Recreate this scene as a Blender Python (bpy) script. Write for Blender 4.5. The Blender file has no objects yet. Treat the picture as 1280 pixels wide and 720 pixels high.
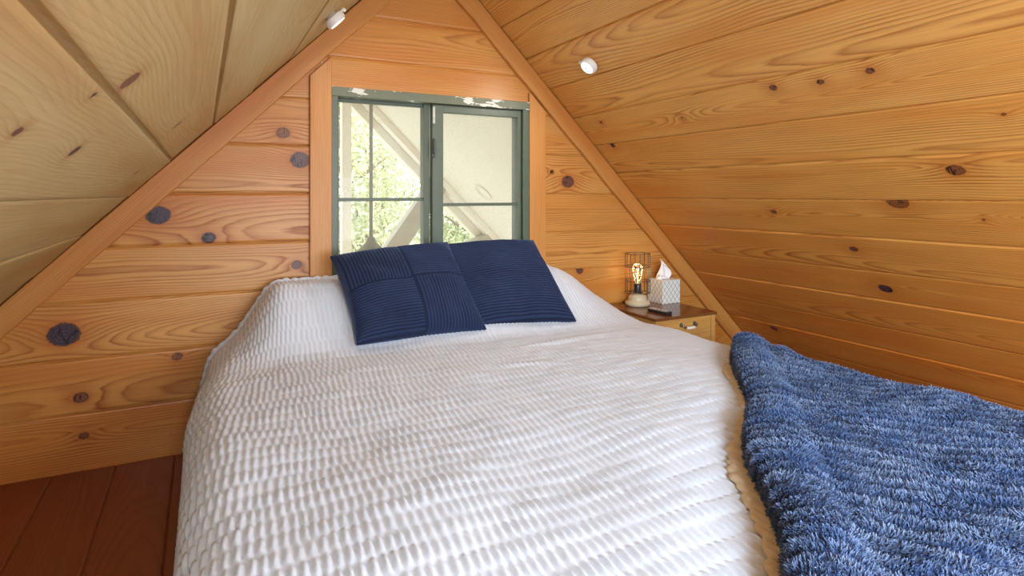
import bpy, bmesh, math, random
import numpy as np
from mathutils import Vector, Matrix

random.seed(7)
rng = np.random.default_rng(11)
C = bpy.context.scene.collection
SQ = math.sqrt(0.5)
PI = math.pi

# ------------------------------------------------------------------ helpers
def link_mesh(name, me, mat=None, parent=None, smooth=False):
    o = bpy.data.objects.new(name, me)
    C.objects.link(o)
    if mat is not None:
        me.materials.append(mat)
    if parent is not None:
        o.parent = parent
    if smooth:
        me.polygons.foreach_set('use_smooth', [True] * len(me.polygons))
    return o

def obj(name, bm, mat, parent=None, smooth=False):
    me = bpy.data.meshes.new(name)
    bm.normal_update()
    bm.to_mesh(me)
    bm.free()
    return link_mesh(name, me, mat, parent, smooth)

def np_mesh(name, verts, faces, mat, parent=None, smooth=True, attrs=None):
    """verts (N,3); faces (M,k) numpy"""
    me = bpy.data.meshes.new(name)
    verts = np.asarray(verts, dtype=np.float32)
    faces = np.asarray(faces, dtype=np.int32)
    me.vertices.add(len(verts))
    me.vertices.foreach_set('co', verts.ravel())
    k = faces.shape[1]
    me.loops.add(faces.size)
    me.loops.foreach_set('vertex_index', faces.ravel())
    me.polygons.add(len(faces))
    me.polygons.foreach_set('loop_start', np.arange(0, faces.size, k, dtype=np.int32))
    me.polygons.foreach_set('loop_total', np.full(len(faces), k, dtype=np.int32))
    me.update(calc_edges=True)
    for nm, arr in (attrs or {}).items():
        a = me.attributes.new(nm, 'FLOAT', 'POINT')
        a.data.foreach_set('value', np.asarray(arr, dtype=np.float32))
    me.validate()
    return link_mesh(name, me, mat, parent, smooth)

def thing(name, label, cat, loc=(0, 0, 0), group=None):
    o = bpy.data.objects.new(name, None)
    C.objects.link(o)
    o.empty_display_size = 0.05
    o.location = loc
    return tag(o, label, cat, group)

def tag(o, label, cat, group=None):
    o['label'] = label
    o['category'] = cat
    if group:
        o['group'] = group
    return o

def struct(o, label, cat):
    o['kind'] = 'structure'
    o['label'] = label
    o['category'] = cat
    return o

def add_box(bm, c, s, bev=0.0, rot=None, seg=2):
    r = bmesh.ops.create_cube(bm, size=1.0)
    vs = r['verts']
    bmesh.ops.scale(bm, vec=s, verts=vs)
    if bev > 0:
        es = list({e for v in vs for e in v.link_edges})
        rb = bmesh.ops.bevel(bm, geom=es, offset=bev, segments=seg, affect='EDGES', profile=0.5)
        vs = list({v for f in rb['faces'] for v in f.verts} | {v for v in vs if v.is_valid})
    if rot is not None:
        bmesh.ops.rotate(bm, cent=(0, 0, 0), matrix=rot, verts=vs)
    bmesh.ops.translate(bm, vec=c, verts=vs)
    return vs

def bx(x0, x1, y0, y1, z0, z1, bev=0.0):
    bm = bmesh.new()
    add_box(bm, ((x0 + x1) / 2, (y0 + y1) / 2, (z0 + z1) / 2), (abs(x1 - x0), abs(y1 - y0), abs(z1 - z0)), bev)
    return bm

def add_tube(bm, pts, r, n=8, closed=False, caps=True):
    pts = [Vector(p) for p in pts]
    rings = []
    N = len(pts)
    up = None
    for i, p in enumerate(pts):
        if closed:
            d = pts[(i + 1) % N] - pts[i - 1]
        else:
            d = pts[min(i + 1, N - 1)] - pts[max(i - 1, 0)]
        d.normalize()
        if up is None:
            up = Vector((0, 0, 1)) if abs(d.z) < 0.9 else Vector((1, 0, 0))
        a = d.cross(up).normalized()
        b = a.cross(d).normalized()
        up = b
        rr = r[i] if hasattr(r, '__len__') else r
        rings.append([bm.verts.new(p + a * math.cos(2 * PI * k / n) * rr + b * math.sin(2 * PI * k / n) * rr) for k in range(n)])
    M = N if closed else N - 1
    for i in range(M):
        A, B = rings[i], rings[(i + 1) % N]
        for k in range(n):
            bm.faces.new((A[k], A[(k + 1) % n], B[(k + 1) % n], B[k]))
    if caps and not closed:
        bm.faces.new(rings[0][::-1])
        bm.faces.new(rings[-1])

def add_lathe(bm, prof, n=32, c=(0, 0, 0)):
    """prof list of (r,z); r=0 makes a pole"""
    rings = []
    for r, z in prof:
        if r < 1e-6:
            rings.append([bm.verts.new((c[0], c[1], c[2] + z))])
        else:
            rings.append([bm.verts.new((c[0] + r * math.cos(2 * PI * k / n), c[1] + r * math.sin(2 * PI * k / n), c[2] + z)) for k in range(n)])
    for A, B in zip(rings, rings[1:]):
        for k in range(n):
            k2 = (k + 1) % n
            if len(A) == 1 and len(B) == 1:
                continue
            if len(A) == 1:
                bm.faces.new((A[0], B[k2], B[k]))
            elif len(B) == 1:
                bm.faces.new((A[k], A[k2], B[0]))
            else:
                bm.faces.new((A[k], A[k2], B[k2], B[k]))

def prism(outline, axis_dir):
    """extrude a planar 3D outline along a vector"""
    bm = bmesh.new()
    d = Vector(axis_dir)
    A = [bm.verts.new(Vector(p)) for p in outline]
    B = [bm.verts.new(Vector(p) + d) for p in outline]
    bm.faces.new(A)
    bm.faces.new(B[::-1])
    n = len(A)
    for i in range(n):
        bm.faces.new((A[i], B[i], B[(i + 1) % n], A[(i + 1) % n]))
    bmesh.ops.recalc_face_normals(bm, faces=bm.faces)
    return bm

def sstep(a, b, x):
    t = np.clip((x - a) / (b - a), 0, 1)
    return t * t * (3 - 2 * t)

_tab = rng.random((256, 256))
def vnoise(x, y):
    x = np.asarray(x, float); y = np.asarray(y, float)
    xi = np.floor(x).astype(int); yi = np.floor(y).astype(int)
    fx = x - xi; fy = y - yi
    fx = fx * fx * (3 - 2 * fx); fy = fy * fy * (3 - 2 * fy)
    g = lambda i, j: _tab[i % 256, j % 256]
    a = g(xi, yi); b = g(xi + 1, yi); c = g(xi, yi + 1); d = g(xi + 1, yi + 1)
    return (a * (1 - fx) + b * fx) * (1 - fy) + (c * (1 - fx) + d * fx) * fy

# ------------------------------------------------------------------ materials
class NT:
    def __init__(self, name):
        self.m = bpy.data.materials.new(name)
        self.m.use_nodes = True
        self.t = self.m.node_tree
        self.t.nodes.clear()
        self.out = self.n('ShaderNodeOutputMaterial')
    def n(self, ty, **kw):
        nd = self.t.nodes.new(ty)
        for k, v in kw.items():
            if k.startswith('i_'):
                nd.inputs[k[2:].replace('_', ' ')].default_value = v
            else:
                setattr(nd, k, v)
        return nd
    def l(self, a, b):
        self.t.links.new(a, b)
    def math(self, op, a, b=None, c=None, clamp=False):
        nd = self.n('ShaderNodeMath', operation=op, use_clamp=clamp)
        for i, v in enumerate((a, b, c)):
            if v is None: continue
            if isinstance(v, (int, float)): nd.inputs[i].default_value = v
            else: self.l(v, nd.inputs[i])
        return nd.outputs[0]
    def mix(self, f, a, b, mode='MIX'):
        nd = self.n('ShaderNodeMix', data_type='RGBA', blend_type=mode)
        nd.clamp_factor = True
        for s, v in ((nd.inputs[0], f), (nd.inputs[6], a), (nd.inputs[7], b)):
            if isinstance(v, (int, float)): s.default_value = v
            elif isinstance(v, tuple): s.default_value = (*v, 1) if len(v) == 3 else v
            else: self.l(v, s)
        return nd.outputs[2]
    def ramp(self, f, stops, interp='LINEAR'):
        nd = self.n('ShaderNodeValToRGB')
        cr = nd.color_ramp
        cr.interpolation = interp
        while len(cr.elements) < len(stops): cr.elements.new(0.5)
        for e, (p, c) in zip(cr.elements, stops):
            e.position = p
            e.color = (c, c, c, 1) if isinstance(c, (int, float)) else (*c, 1)
        self.l(f, nd.inputs[0])
        return nd.outputs[0]
    def noise(self, vec, scale=5, detail=2, rough=0.5, dist=0.0):
        nd = self.n('ShaderNodeTexNoise')
        nd.inputs['Scale'].default_value = scale
        nd.inputs['Detail'].default_value = detail
        nd.inputs['Roughness'].default_value = rough
        nd.inputs['Distortion'].default_value = dist
        if vec is not None: self.l(vec, nd.inputs['Vector'])
        return nd.outputs['Fac']
    def mapv(self, vec, scale=(1, 1, 1), loc=(0, 0, 0)):
        nd = self.n('ShaderNodeMapping')
        nd.inputs['Scale'].default_value = scale
        nd.inputs['Location'].default_value = loc
        self.l(vec, nd.inputs['Vector'])
        return nd.outputs[0]
    def bsdf(self, **kw):
        b = self.n('ShaderNodeBsdfPrincipled')
        for k, v in kw.items():
            s = b.inputs[k.replace('_', ' ')]
            if isinstance(v, (int, float)): s.default_value = v
            elif isinstance(v, tuple): s.default_value = (*v, 1) if len(v) == 3 and s.type == 'RGBA' else v
            else: self.l(v, s)
        self.l(b.outputs[0], self.out.inputs[0])
        return b
    def bump(self, h, strength=0.3, dist=0.01):
        nd = self.n('ShaderNodeBump')
        nd.inputs['Strength'].default_value = strength
        nd.inputs['Distance'].default_value = dist
        self.l(h, nd.inputs['Height'])
        return nd.outputs[0]

def simple(name, col, rough=0.5, metal=0.0, var=0.08, scale=40, bump=0.0, **kw):
    t = NT(name)
    tc = t.n('ShaderNodeTexCoord').outputs['Object']
    nz = t.noise(tc, scale, 3)
    d = tuple(c * (1 - var) for c in col); u = tuple(min(1, c * (1 + var)) for c in col)
    colr = t.mix(nz, d, u)
    b = t.bsdf(Base_Color=colr, Roughness=rough, Metallic=metal, **kw)
    if bump > 0:
        t.l(t.bump(nz, bump, 0.004), b.inputs['Normal'])
    return t.m

def wood_core(t, ph, uvv, tint, kd, kc, early, late, rough, ringamt, knots=True, coat=0.0):
    # uvv: vector, x along grain (m), y across (m)
    wob = t.noise(t.mapv(uvv, (6, 60, 60)), 1.0, 2)
    ph2 = t.math('ADD', ph, t.math('MULTIPLY', wob, 0.5))
    fr = t.math('FRACT', ph2)
    ring = t.ramp(fr, [(0.0, 0.5), (0.10, 0.06), (0.45, 0.12), (0.78, 0.55), (0.93, 1.0), (1.0, 0.5)])
    amp = t.ramp(t.noise(t.mapv(uvv, (2.5, 12, 12)), 1.0, 2), [(0.3, 0.35), (0.7, 1.0)])
    if knots:
        near = t.ramp(t.math('MULTIPLY', kd, 0.125), [(0.10, 0.9), (0.6, 0.0)])
        amp = t.math('ADD', amp, near, clamp=True)
    ring = t.math('MULTIPLY', t.math('MULTIPLY', ring, amp), ringamt)
    col = t.mix(ring, early, late)
    # broad heartwood / sapwood drift of each board
    drift = t.noise(t.mapv(uvv, (0.9, 9, 9)), 1.0, 2)
    dr = tuple(c * f for c, f in zip(early, (0.84, 0.62, 0.42)))
    col = t.mix(t.math('MULTIPLY', t.ramp(drift, [(0.42, 0.0), (0.72, 1.0)]), 0.85), col, dr, 'MIX')
    # fibres
    fib = t.noise(t.mapv(uvv, (5, 260, 260)), 1.0, 2, 0.6)
    col = t.mix(1.0, col, t.ramp(fib, [(0.25, 0.84), (0.75, 1.08)]), 'MULTIPLY')
    # board to board tone
    col = t.mix(1.0, col, t.ramp(tint, [(0.0, (0.94, 0.62, 0.38)), (0.5, (0.97, 0.95, 0.92)), (1.0, (1.04, 1.16, 1.50))]), 'MULTIPLY')
    rg = t.math('ADD', t.math('MULTIPLY', ring, 0.1), rough)
    hgt = t.math('SUBTRACT', t.math('MULTIPLY', fib, 0.3), t.math('MULTIPLY', ring, 0.5))
    if knots:
        kn = t.noise(uvv, 90.0, 3)
        kdd = t.math('ADD', kd, t.math('MULTIPLY', t.math('SUBTRACT', kn, 0.5), 0.35))
        halo = t.ramp(t.math('MULTIPLY', kdd, 0.25), [(0.25, 0.85), (0.42, 0.32), (0.8, 0.0)])
        halo_c = tuple(c * f for c, f in zip(early, (0.66, 0.42, 0.30)))
        col = t.mix(halo, col, halo_c)
        core = t.ramp(t.math('MULTIPLY', kdd, 0.5), [(0.46, 1.0), (0.54, 0.0)])
        kr = t.ramp(t.math('FRACT', t.math('MULTIPLY', kdd, 4.0)), [(0, 0.55), (0.6, 1.25), (1, 0.55)])
        kcol = t.mix(kc, (0.24, 0.080, 0.022), (0.050, 0.034, 0.055))
        kcol = t.mix(1.0, kcol, kr, 'MULTIPLY')
        crack = t.ramp(t.noise(t.mapv(uvv, (55, 18, 18)), 1.0, 2, 0.5, 1.5), [(0.56, 1.0), (0.60, 0.25)])
        kcol = t.mix(1.0, kcol, crack, 'MULTIPLY')
        col = t.mix(core, col, kcol)
        rim = t.ramp(t.math('MULTIPLY', kdd, 0.5), [(0.42, 0.0), (0.49, 0.7), (0.56, 0.0)])
        col = t.mix(rim, col, (0.05, 0.018, 0.008))
    b = t.bsdf(Base_Color=col, Roughness=rg, Specular_IOR_Level=0.4)
    if coat > 0:
        b.inputs['Coat Weight'].default_value = coat
        b.inputs['Coat Roughness'].default_value = 0.2
    t.l(t.bump(hgt, 0.18, 0.002), b.inputs['Normal'])
    return t.m

def attr(t, nm):
    return t.n('ShaderNodeAttribute', attribute_name=nm).outputs['Fac']

def wood_boards(name, early, late, rough=0.42, ringamt=0.6, coat=0.0):
    t = NT(name)
    cx = t.n('ShaderNodeCombineXYZ')
    t.l(attr(t, 'gu'), cx.inputs[0]); t.l(attr(t, 'gv'), cx.inputs[1])
    return wood_core(t, attr(t, 'ph'), cx.outputs[0], attr(t, 'tint'), attr(t, 'kd'), attr(t, 'kc'), early, late, rough, ringamt, True, coat)

def wood_solid(name, early, late, rough=0.42, ringamt=0.6, axis=0, spacing=0.006, pith=(0.03, 0.07), slope=0.03, tintv=0.5, coat=0.0):
    """grain from the object's own coordinates, along axis 0/1/2"""
    t = NT(name)
    tc = t.n('ShaderNodeTexCoord').outputs['Object']
    sp = t.n('ShaderNodeSeparateXYZ'); t.l(tc, sp.inputs[0])
    order = {0: (0, 1, 2), 1: (1, 0, 2), 2: (2, 0, 1)}[axis]
    u, v, w = (sp.outputs[i] for i in order)
    wv = t.noise(t.mapv(tc, (3, 3, 3)), 1.0, 1)
    dv = t.math('ADD', t.math('ADD', v, pith[0]), t.math('MULTIPLY', wv, 0.03))
    dw = t.math('ADD', t.math('ADD', w, pith[1]), t.math('MULTIPLY', u, slope))
    r = t.math('SQRT', t.math('ADD', t.math('MULTIPLY', dv, dv), t.math('MULTIPLY', dw, dw)))
    ph = t.math('MULTIPLY', r, 1.0 / spacing)
    cx = t.n('ShaderNodeCombineXYZ')
    t.l(u, cx.inputs[0]); t.l(v, cx.inputs[1]); t.l(w, cx.inputs[2])
    val = t.n('ShaderNodeValue'); val.outputs[0].default_value = tintv
    return wood_core(t, ph, cx.outputs[0], val.outputs[0], None, None, early, late, rough, ringamt, False, coat)

EARLY = (0.63, 0.310, 0.076)
LATE = (0.30, 0.078, 0.011)
PALE = (0.48, 0.375, 0.165)
PALE_L = (0.36, 0.23, 0.075)
M = {}
M['gable'] = wood_boards('cedar_gable', EARLY, LATE, 0.36, 1.0)
M['right'] = wood_boards('cedar_right', (0.73, 0.375, 0.088), LATE, 0.42, 0.95)
M['left'] = wood_boards('cedar_left', PALE, PALE_L, 0.45, 0.6)
M['floor'] = wood_boards('floor_boards', (0.25, 0.062, 0.020), (0.13, 0.028, 0.010), 0.30, 0.6)
M['trim'] = wood_solid('cedar_trim', (0.58, 0.265, 0.066), (0.36, 0.125, 0.023), 0.42, 0.5, 0, 0.007, (0.10, 0.05), 0.02)
M['casing'] = wood_solid('cedar_casing', (0.62, 0.29, 0.078), (0.40, 0.135, 0.025), 0.42, 0.5, 2, 0.006, (-0.37, 0.05), 0.02)
M['oak'] = wood_solid('oak_front', (0.62, 0.35, 0.10), (0.40, 0.18, 0.045), 0.32, 0.5, 0, 0.006, (0.02, -0.25), 0.05)
M['oak_top'] = wood_solid('oak_top', (0.20, 0.075, 0.026), (0.12, 0.04, 0.014), 0.13, 0.5, 0, 0.006, (0.2, 0.03), 0.03)

def m_duvet():
    t = NT('seersucker_white')
    tc = t.n('ShaderNodeTexCoord').outputs['Object']
    weave = t.noise(tc, 700, 2)
    wr = t.noise(tc, 130, 3, 0.6)
    b = t.bsdf(Base_Color=t.mix(wr, (0.595, 0.625, 0.685), (0.66, 0.69, 0.75)), Roughness=0.85, Specular_IOR_Level=0.15, Sheen_Weight=0.25, Sheen_Roughness=0.5)
    h = t.math('ADD', t.math('MULTIPLY', weave, 0.25), wr)
    t.l(t.bump(h, 0.25, 0.003), b.inputs['Normal'])
    return t.m
M['duvet'] = m_duvet()

def m_cord():
    t = NT('navy_corduroy')
    tc = t.n('ShaderNodeTexCoord').outputs['Object']
    nz = t.noise(tc, 60, 3); fine = t.noise(tc, 900, 2)
    rib = t.n('ShaderNodeAttribute', attribute_name='rib').outputs['Fac']
    nap = t.noise(tc, 9, 3)
    col = t.mix(nap, (0.010, 0.018, 0.052), (0.027, 0.046, 0.115))
    col = t.mix(t.math('POWER', rib, 1.4), (0.003, 0.006, 0.022), col)
    b = t.bsdf(Base_Color=col, Roughness=0.75, Specular_IOR_Level=0.2, Sheen_Weight=0.35, Sheen_Roughness=0.4, Sheen_Tint=(0.35, 0.5, 0.9))
    t.l(t.bump(t.math('ADD', t.math('MULTIPLY', fine, 0.5), nz), 0.2, 0.002), b.inputs['Normal'])
    return t.m
M['cord'] = m_cord()

def m_fur():
    t = NT('blue_plush')
    tc = t.n('ShaderNodeTexCoord').outputs['Object']
    tip = t.n('ShaderNodeAttribute', attribute_name='tip').outputs['Fac']
    rnd = t.n('ShaderNodeAttribute', attribute_name='rnd').outputs['Fac']
    patch = t.ramp(t.noise(tc, 14, 3), [(0.35, 0.0), (0.65, 1.0)])
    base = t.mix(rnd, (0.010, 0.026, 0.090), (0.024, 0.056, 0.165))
    tipc = t.mix(patch, (0.095, 0.150, 0.29), (0.27, 0.34, 0.48))  # pale tips put the sheen of the plush into its colour
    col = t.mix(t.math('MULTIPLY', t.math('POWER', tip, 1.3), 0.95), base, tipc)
    t.bsdf(Base_Color=col, Roughness=0.6, Specular_IOR_Level=0.25, Sheen_Weight=0.6, Sheen_Roughness=0.35, Sheen_Tint=(0.75, 0.85, 1.0))
    return t.m
M['fur'] = m_fur()
M['lining'] = simple('tan_sherpa', (0.60, 0.48, 0.32), 0.9, var=0.18, scale=70, bump=0.5)  # tan colour for the warm contact shade beside the throw

def m_paint():
    t = NT('green_paint')
    tc = t.n('ShaderNodeTexCoord').outputs['Object']
    nz = t.noise(t.mapv(tc, (1, 1, 1)), 30, 3)
    b = t.bsdf(Base_Color=t.mix(nz, (0.080, 0.105, 0.068), (0.110, 0.140, 0.092)), Roughness=0.42)
    return t.m
M['paint'] = m_paint()
def m_peel():
    t = NT('green_paint_peeling')
    tc = t.n('ShaderNodeTexCoord').outputs['Object']
    nz = t.noise(tc, 30, 3)
    base = t.mix(nz, (0.120, 0.140, 0.085), (0.165, 0.18, 0.115))
    pe = t.ramp(t.noise(t.mapv(tc, (9, 30, 26), (0.35, 0, 0.1)), 1.0, 4, 0.6), [(0.585, 0.0), (0.60, 1.0)])
    b = t.bsdf(Base_Color=t.mix(pe, base, (0.66, 0.66, 0.58)), Roughness=0.5)
    t.l(t.bump(pe, 0.3, 0.002), b.inputs['Normal'])
    return t.m
M['peel'] = m_peel()

def m_glass():
    t = NT('window_glass')
    tc = t.n('ShaderNodeTexCoord').outputs['Object']
    tr = t.n('ShaderNodeBsdfTransparent'); gl = t.n('ShaderNodeBsdfGlossy'); df = t.n('ShaderNodeBsdfDiffuse')
    tr.inputs[0].default_value = (0.97, 0.98, 0.96, 1)
    gl.inputs['Roughness'].default_value = 0.02
    df.inputs[0].default_value = (0.75, 0.74, 0.68, 1)
    fr = t.n('ShaderNodeFresnel'); fr.inputs[0].default_value = 1.12
    m1 = t.n('ShaderNodeMixShader'); t.l(fr.outputs[0], m1.inputs[0]); t.l(tr.outputs[0], m1.inputs[1]); t.l(gl.outputs[0], m1.inputs[2])
    dust = t.ramp(t.noise(tc, 240, 2), [(0.60, 0.05), (0.72, 0.30)])
    m2 = t.n('ShaderNodeMixShader'); t.l(dust, m2.inputs[0]); t.l(m1.outputs[0], m2.inputs[1]); t.l(df.outputs[0], m2.inputs[2])
    t.l(m2.outputs[0], t.out.inputs[0])
    return t.m
M['glass'] = m_glass()

def m_bulb():
    t = NT('amber_bulb_glass')
    tr = t.n('ShaderNodeBsdfTransparent'); gl = t.n('ShaderNodeBsdfGlossy')
    tr.inputs[0].default_value = (0.95, 0.80, 0.55, 1)
    gl.inputs['Roughness'].default_value = 0.05
    fr = t.n('ShaderNodeFresnel'); fr.inputs[0].default_value = 1.45
    m1 = t.n('ShaderNodeMixShader'); t.l(fr.outputs[0], m1.inputs[0]); t.l(tr.outputs[0], m1.inputs[1]); t.l(gl.outputs[0], m1.inputs[2])
    t.l(m1.outputs[0], t.out.inputs[0])
    return t.m
M['bulb'] = m_bulb()

def emit(name, col, s):
    t = NT(name)
    e = t.n('ShaderNodeEmission'); e.inputs[0].default_value = (*col, 1); e.inputs[1].default_value = s
    t.l(e.outputs[0], t.out.inputs[0])
    return t.m
M['led'] = emit('warm_led', (1.0, 0.80, 0.50), 9)
M['puck_lens'] = emit('puck_lens', (1.0, 0.97, 0.9), 1.6)
M['puck'] = simple('white_plastic', (0.78, 0.77, 0.72), 0.4, var=0.03)
M['sensor'] = simple('grey_sensor', (0.35, 0.34, 0.32), 0.3)
M['wire'] = simple('grey_wire', (0.20, 0.17, 0.13), 0.4, 0.8)
M['socket'] = simple('black_socket', (0.035, 0.035, 0.038), 0.3, 0.4)
M['stone'] = simple('pale_turned_wood', (0.60, 0.50, 0.33), 0.4, var=0.12, scale=25)
M['tissue'] = simple('white_tissue', (0.88, 0.86, 0.84), 0.9, var=0.02)
M['black'] = simple('black_plastic', (0.02, 0.02, 0.022), 0.35)
M['silver'] = simple('silver_panel', (0.52, 0.52, 0.52), 0.3, 0.3)
M['pewter'] = simple('pewter', (0.32, 0.30, 0.27), 0.3, 0.9)
M['china'] = simple('white_china', (0.82, 0.80, 0.74), 0.15, var=0.02)
M['mattress'] = simple('mattress_white', (0.75, 0.74, 0.70), 0.9)
M['cream'] = simple('cream_soffit', (0.86, 0.82, 0.74), 0.7, var=0.05, scale=1.2)
M['creamtrim'] = simple('cream_trim', (0.78, 0.74, 0.64), 0.6, var=0.05, scale=8)
M['beam'] = simple('weathered_grey_beam', (0.46, 0.43, 0.37), 0.8, var=0.12, scale=12)
M['pipe'] = simple('grey_pipe', (0.30, 0.30, 0.26), 0.6, var=0.1, scale=20)
M['ground'] = simple('dry_grass', (0.55, 0.53, 0.44), 0.95, var=0.2, scale=3)
M['bark'] = simple('bark', (0.30, 0.24, 0.18), 0.9, var=0.3, scale=20)
def m_leaf(name, a, b):
    t = NT(name)
    rnd = t.n('ShaderNodeAttribute', attribute_name='rnd').outputs['Fac']
    t.bsdf(Base_Color=t.mix(rnd, a, b), Roughness=0.5, Transmission_Weight=0.0)
    return t.m
M['leaf'] = m_leaf('leaf_light', (0.46, 0.50, 0.28), (0.80, 0.80, 0.56))
M['leaf_dark'] = m_leaf('leaf_mid', (0.38, 0.44, 0.22), (0.70, 0.72, 0.46))

def m_lattice():
    t = NT('tissue_box_print')
    uv = t.n('ShaderNodeUVMap').outputs[0]
    sp = t.n('ShaderNodeSeparateXYZ'); t.l(uv, sp.inputs[0])
    k = 4.2
    u = t.math('MULTIPLY', sp.outputs[0], k); v = t.math('MULTIPLY', sp.outputs[1], k * 0.8)
    a = t.math('ABSOLUTE', t.math('SUBTRACT', t.math('FRACT', t.math('ADD', u, v)), 0.5))
    b = t.math('ABSOLUTE', t.math('SUBTRACT', t.math('FRACT', t.math('SUBTRACT', u, v)), 0.5))
    line = t.ramp(t.math('MINIMUM', a, b), [(0.045, 1.0), (0.10, 0.0)])
    dots = t.ramp(t.math('ADD', a, b), [(0.80, 0.0), (0.9, 0.4)])
    col = t.mix(line, (0.76, 0.75, 0.69), (0.30, 0.37, 0.36))
    col = t.mix(dots, col, (0.5, 0.56, 0.54))
    t.bsdf(Base_Color=col, Roughness=0.5)
    return t.m
M['lattice'] = m_lattice()
M['boxedge'] = simple('tissue_box_top', (0.74, 0.72, 0.66), 0.5)
M['red'] = simple('red_edge', (0.45, 0.10, 0.08), 0.5)

# ------------------------------------------------------------------ boards of walls, roofs and floor
def boards(name, mat, pos, rows, knots, seed, ds=0.014, dt=0.008, scale_s=1.2):
    """pos(s,t,n)->(..,3). rows: list of dict(t0,t1,s0,s1 (callables of t or floats), g, e, n, tint)"""
    r = np.random.default_rng(seed)
    V = []; F = []; A = {k: [] for k in ('ph', 'kd', 'kc', 'tint', 'gu', 'gv')}
    off = 0
    for ib, b in enumerate(rows):
        t0, t1 = b['t0'], b['t1']
        g = b.get('g', 0.0022); g1 = b.get('g1', g); e = b.get('e', 0.010); nn = b.get('n', 0.0)
        inner = np.linspace(t0 + g + 0.0022, t1 - g1 - 0.0022, max(3, int((t1 - t0) / dt)))
        ts = np.concatenate([[t0, t0 + g, t0 + g + 0.0008], inner, [t1 - g1 - 0.0008, t1 - g1, t1]])
        ns = np.concatenate([[-e, -e, nn - 0.0012], np.full(len(inner), nn), [nn - 0.0012, -e, -e]])
        f = lambda q: np.array([q(x) if callable(q) else q for x in ts], float)
        sa, sb = f(b['s0']), f(b['s1'])
        L = np.max(sb - sa)
        m = max(2, int(L / ds))
        w = np.linspace(0, 1, m)
        S = sa[:, None] + (sb - sa)[:, None] * w[None, :]
        T = np.repeat(ts[:, None], m, 1)
        Nn = np.repeat(ns[:, None], m, 1)
        P = pos(S, T, Nn).reshape(-1, 3)
        # growth rings of a plain-sawn board
        ro = r.random(8)
        vc = (t0 + t1) / 2 + (ro[0] - 0.5) * 0.12
        h0 = b.get('h', 0.012 + 0.07 * ro[1]); kk = (0.008 + 0.022 * ro[2]) * (1 if ro[3] > 0.5 else -1)
        sc = sa.mean() + (sb - sa).mean() * ro[4]
        space = 0.0055 + 0.006 * ro[5]
        us = S * 0.9 + ro[6] * 40
        wobv = (vnoise(us * 1.6, T * 4 + ib) - 0.5) * 0.045 + (vnoise(us * 5, T * 9 + ib * 3) - 0.5) * 0.012
        wobh = (vnoise(us * 1.2 + 9, T * 3 + ib * 7) - 0.5) * 0.05
        dv = T - vc + wobv
        dh = h0 + kk * (S - sc) + wobh
        R = np.sqrt(dv * dv + dh * dh)
        kd = np.full(S.shape, 9.0); kc = np.zeros(S.shape)
        for (ks, kt, kr, kcol) in knots:
            if kt < t0 - 0.03 or kt > t1 + 0.03 or ks < sa.min() - .4 or ks > sb.max() + .4:
                continue
            d = np.sqrt(((S - ks) / scale_s) ** 2 + (T - kt) ** 2) / kr
            if t0 <= kt <= t1:
                upd = d < kd
                kc = np.where(upd, kcol, kc)
                kd = np.minimum(kd, d)
            dl = np.sqrt(((S - ks) / (2.6 * max(kr, .012))) ** 2 + ((T - kt) / max(kr, .012)) ** 2)
            R = R + 2.0 * max(kr, .014) * np.exp(-0.42 * dl)
        nv = len(P)
        V.append(P)
        A['ph'].append((R / space).ravel()); A['kd'].append(kd.ravel()); A['kc'].append(kc.ravel())
        A['tint'].append(np.full(nv, b.get('tint', 0.3 + 0.5 * ro[7])))
        A['gu'].append((S + ib * 7.3).ravel()); A['gv'].append((T + ib * 1.7).ravel())
        rws, cols = S.shape
        idx = np.arange(nv).reshape(rws, cols)
        q = np.stack([idx[:-1, :-1], idx[:-1, 1:], idx[1:, 1:], idx[1:, :-1]], -1).reshape(-1, 4) + off
        F.append(q); off += nv
    V = np.concatenate(V); F = np.concatenate(F)
    # face the room
    p = V[F[0]]
    nrm = np.cross(p[1] - p[0], p[3] - p[0])
    want = pos(np.array([0.]), np.array([0.]), np.array([1.]))[0] - pos(np.array([0.]), np.array([0.]), np.array([0.]))[0]
    if np.dot(nrm, want) < 0:
        F = F[:, ::-1]
    return np_mesh(name, V, F, mat, None, False, {k: np.concatenate(v) for k, v in A.items()})

YB = -4.7            # back end of the loft
RX, RZ = 0.8875, 2.0625   # ridge
st = lambda *a: np.stack(a, -1)
pos_gable = lambda s, t, n: st(s, 0 * s - n, t)
pos_back = lambda s, t, n: st(s, 0 * s + YB + n, t)
pos_right = lambda s, t, n: st(2.95 - t * SQ - n * SQ, s, t * SQ - n * SQ)
pos_left = lambda s, t, n: st(-1.175 + t * SQ + n * SQ, s, t * SQ - n * SQ)
pos_floor = lambda s, t, n: st(t, s, 0 * s + n)

zl = lambda z: z - 1.175      # x of left roof at height z
zr = lambda z: 2.95 - z
WX0, WX1, WZ0, WZ1 = 0.465, 1.381, 0.46, 1.388

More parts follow.
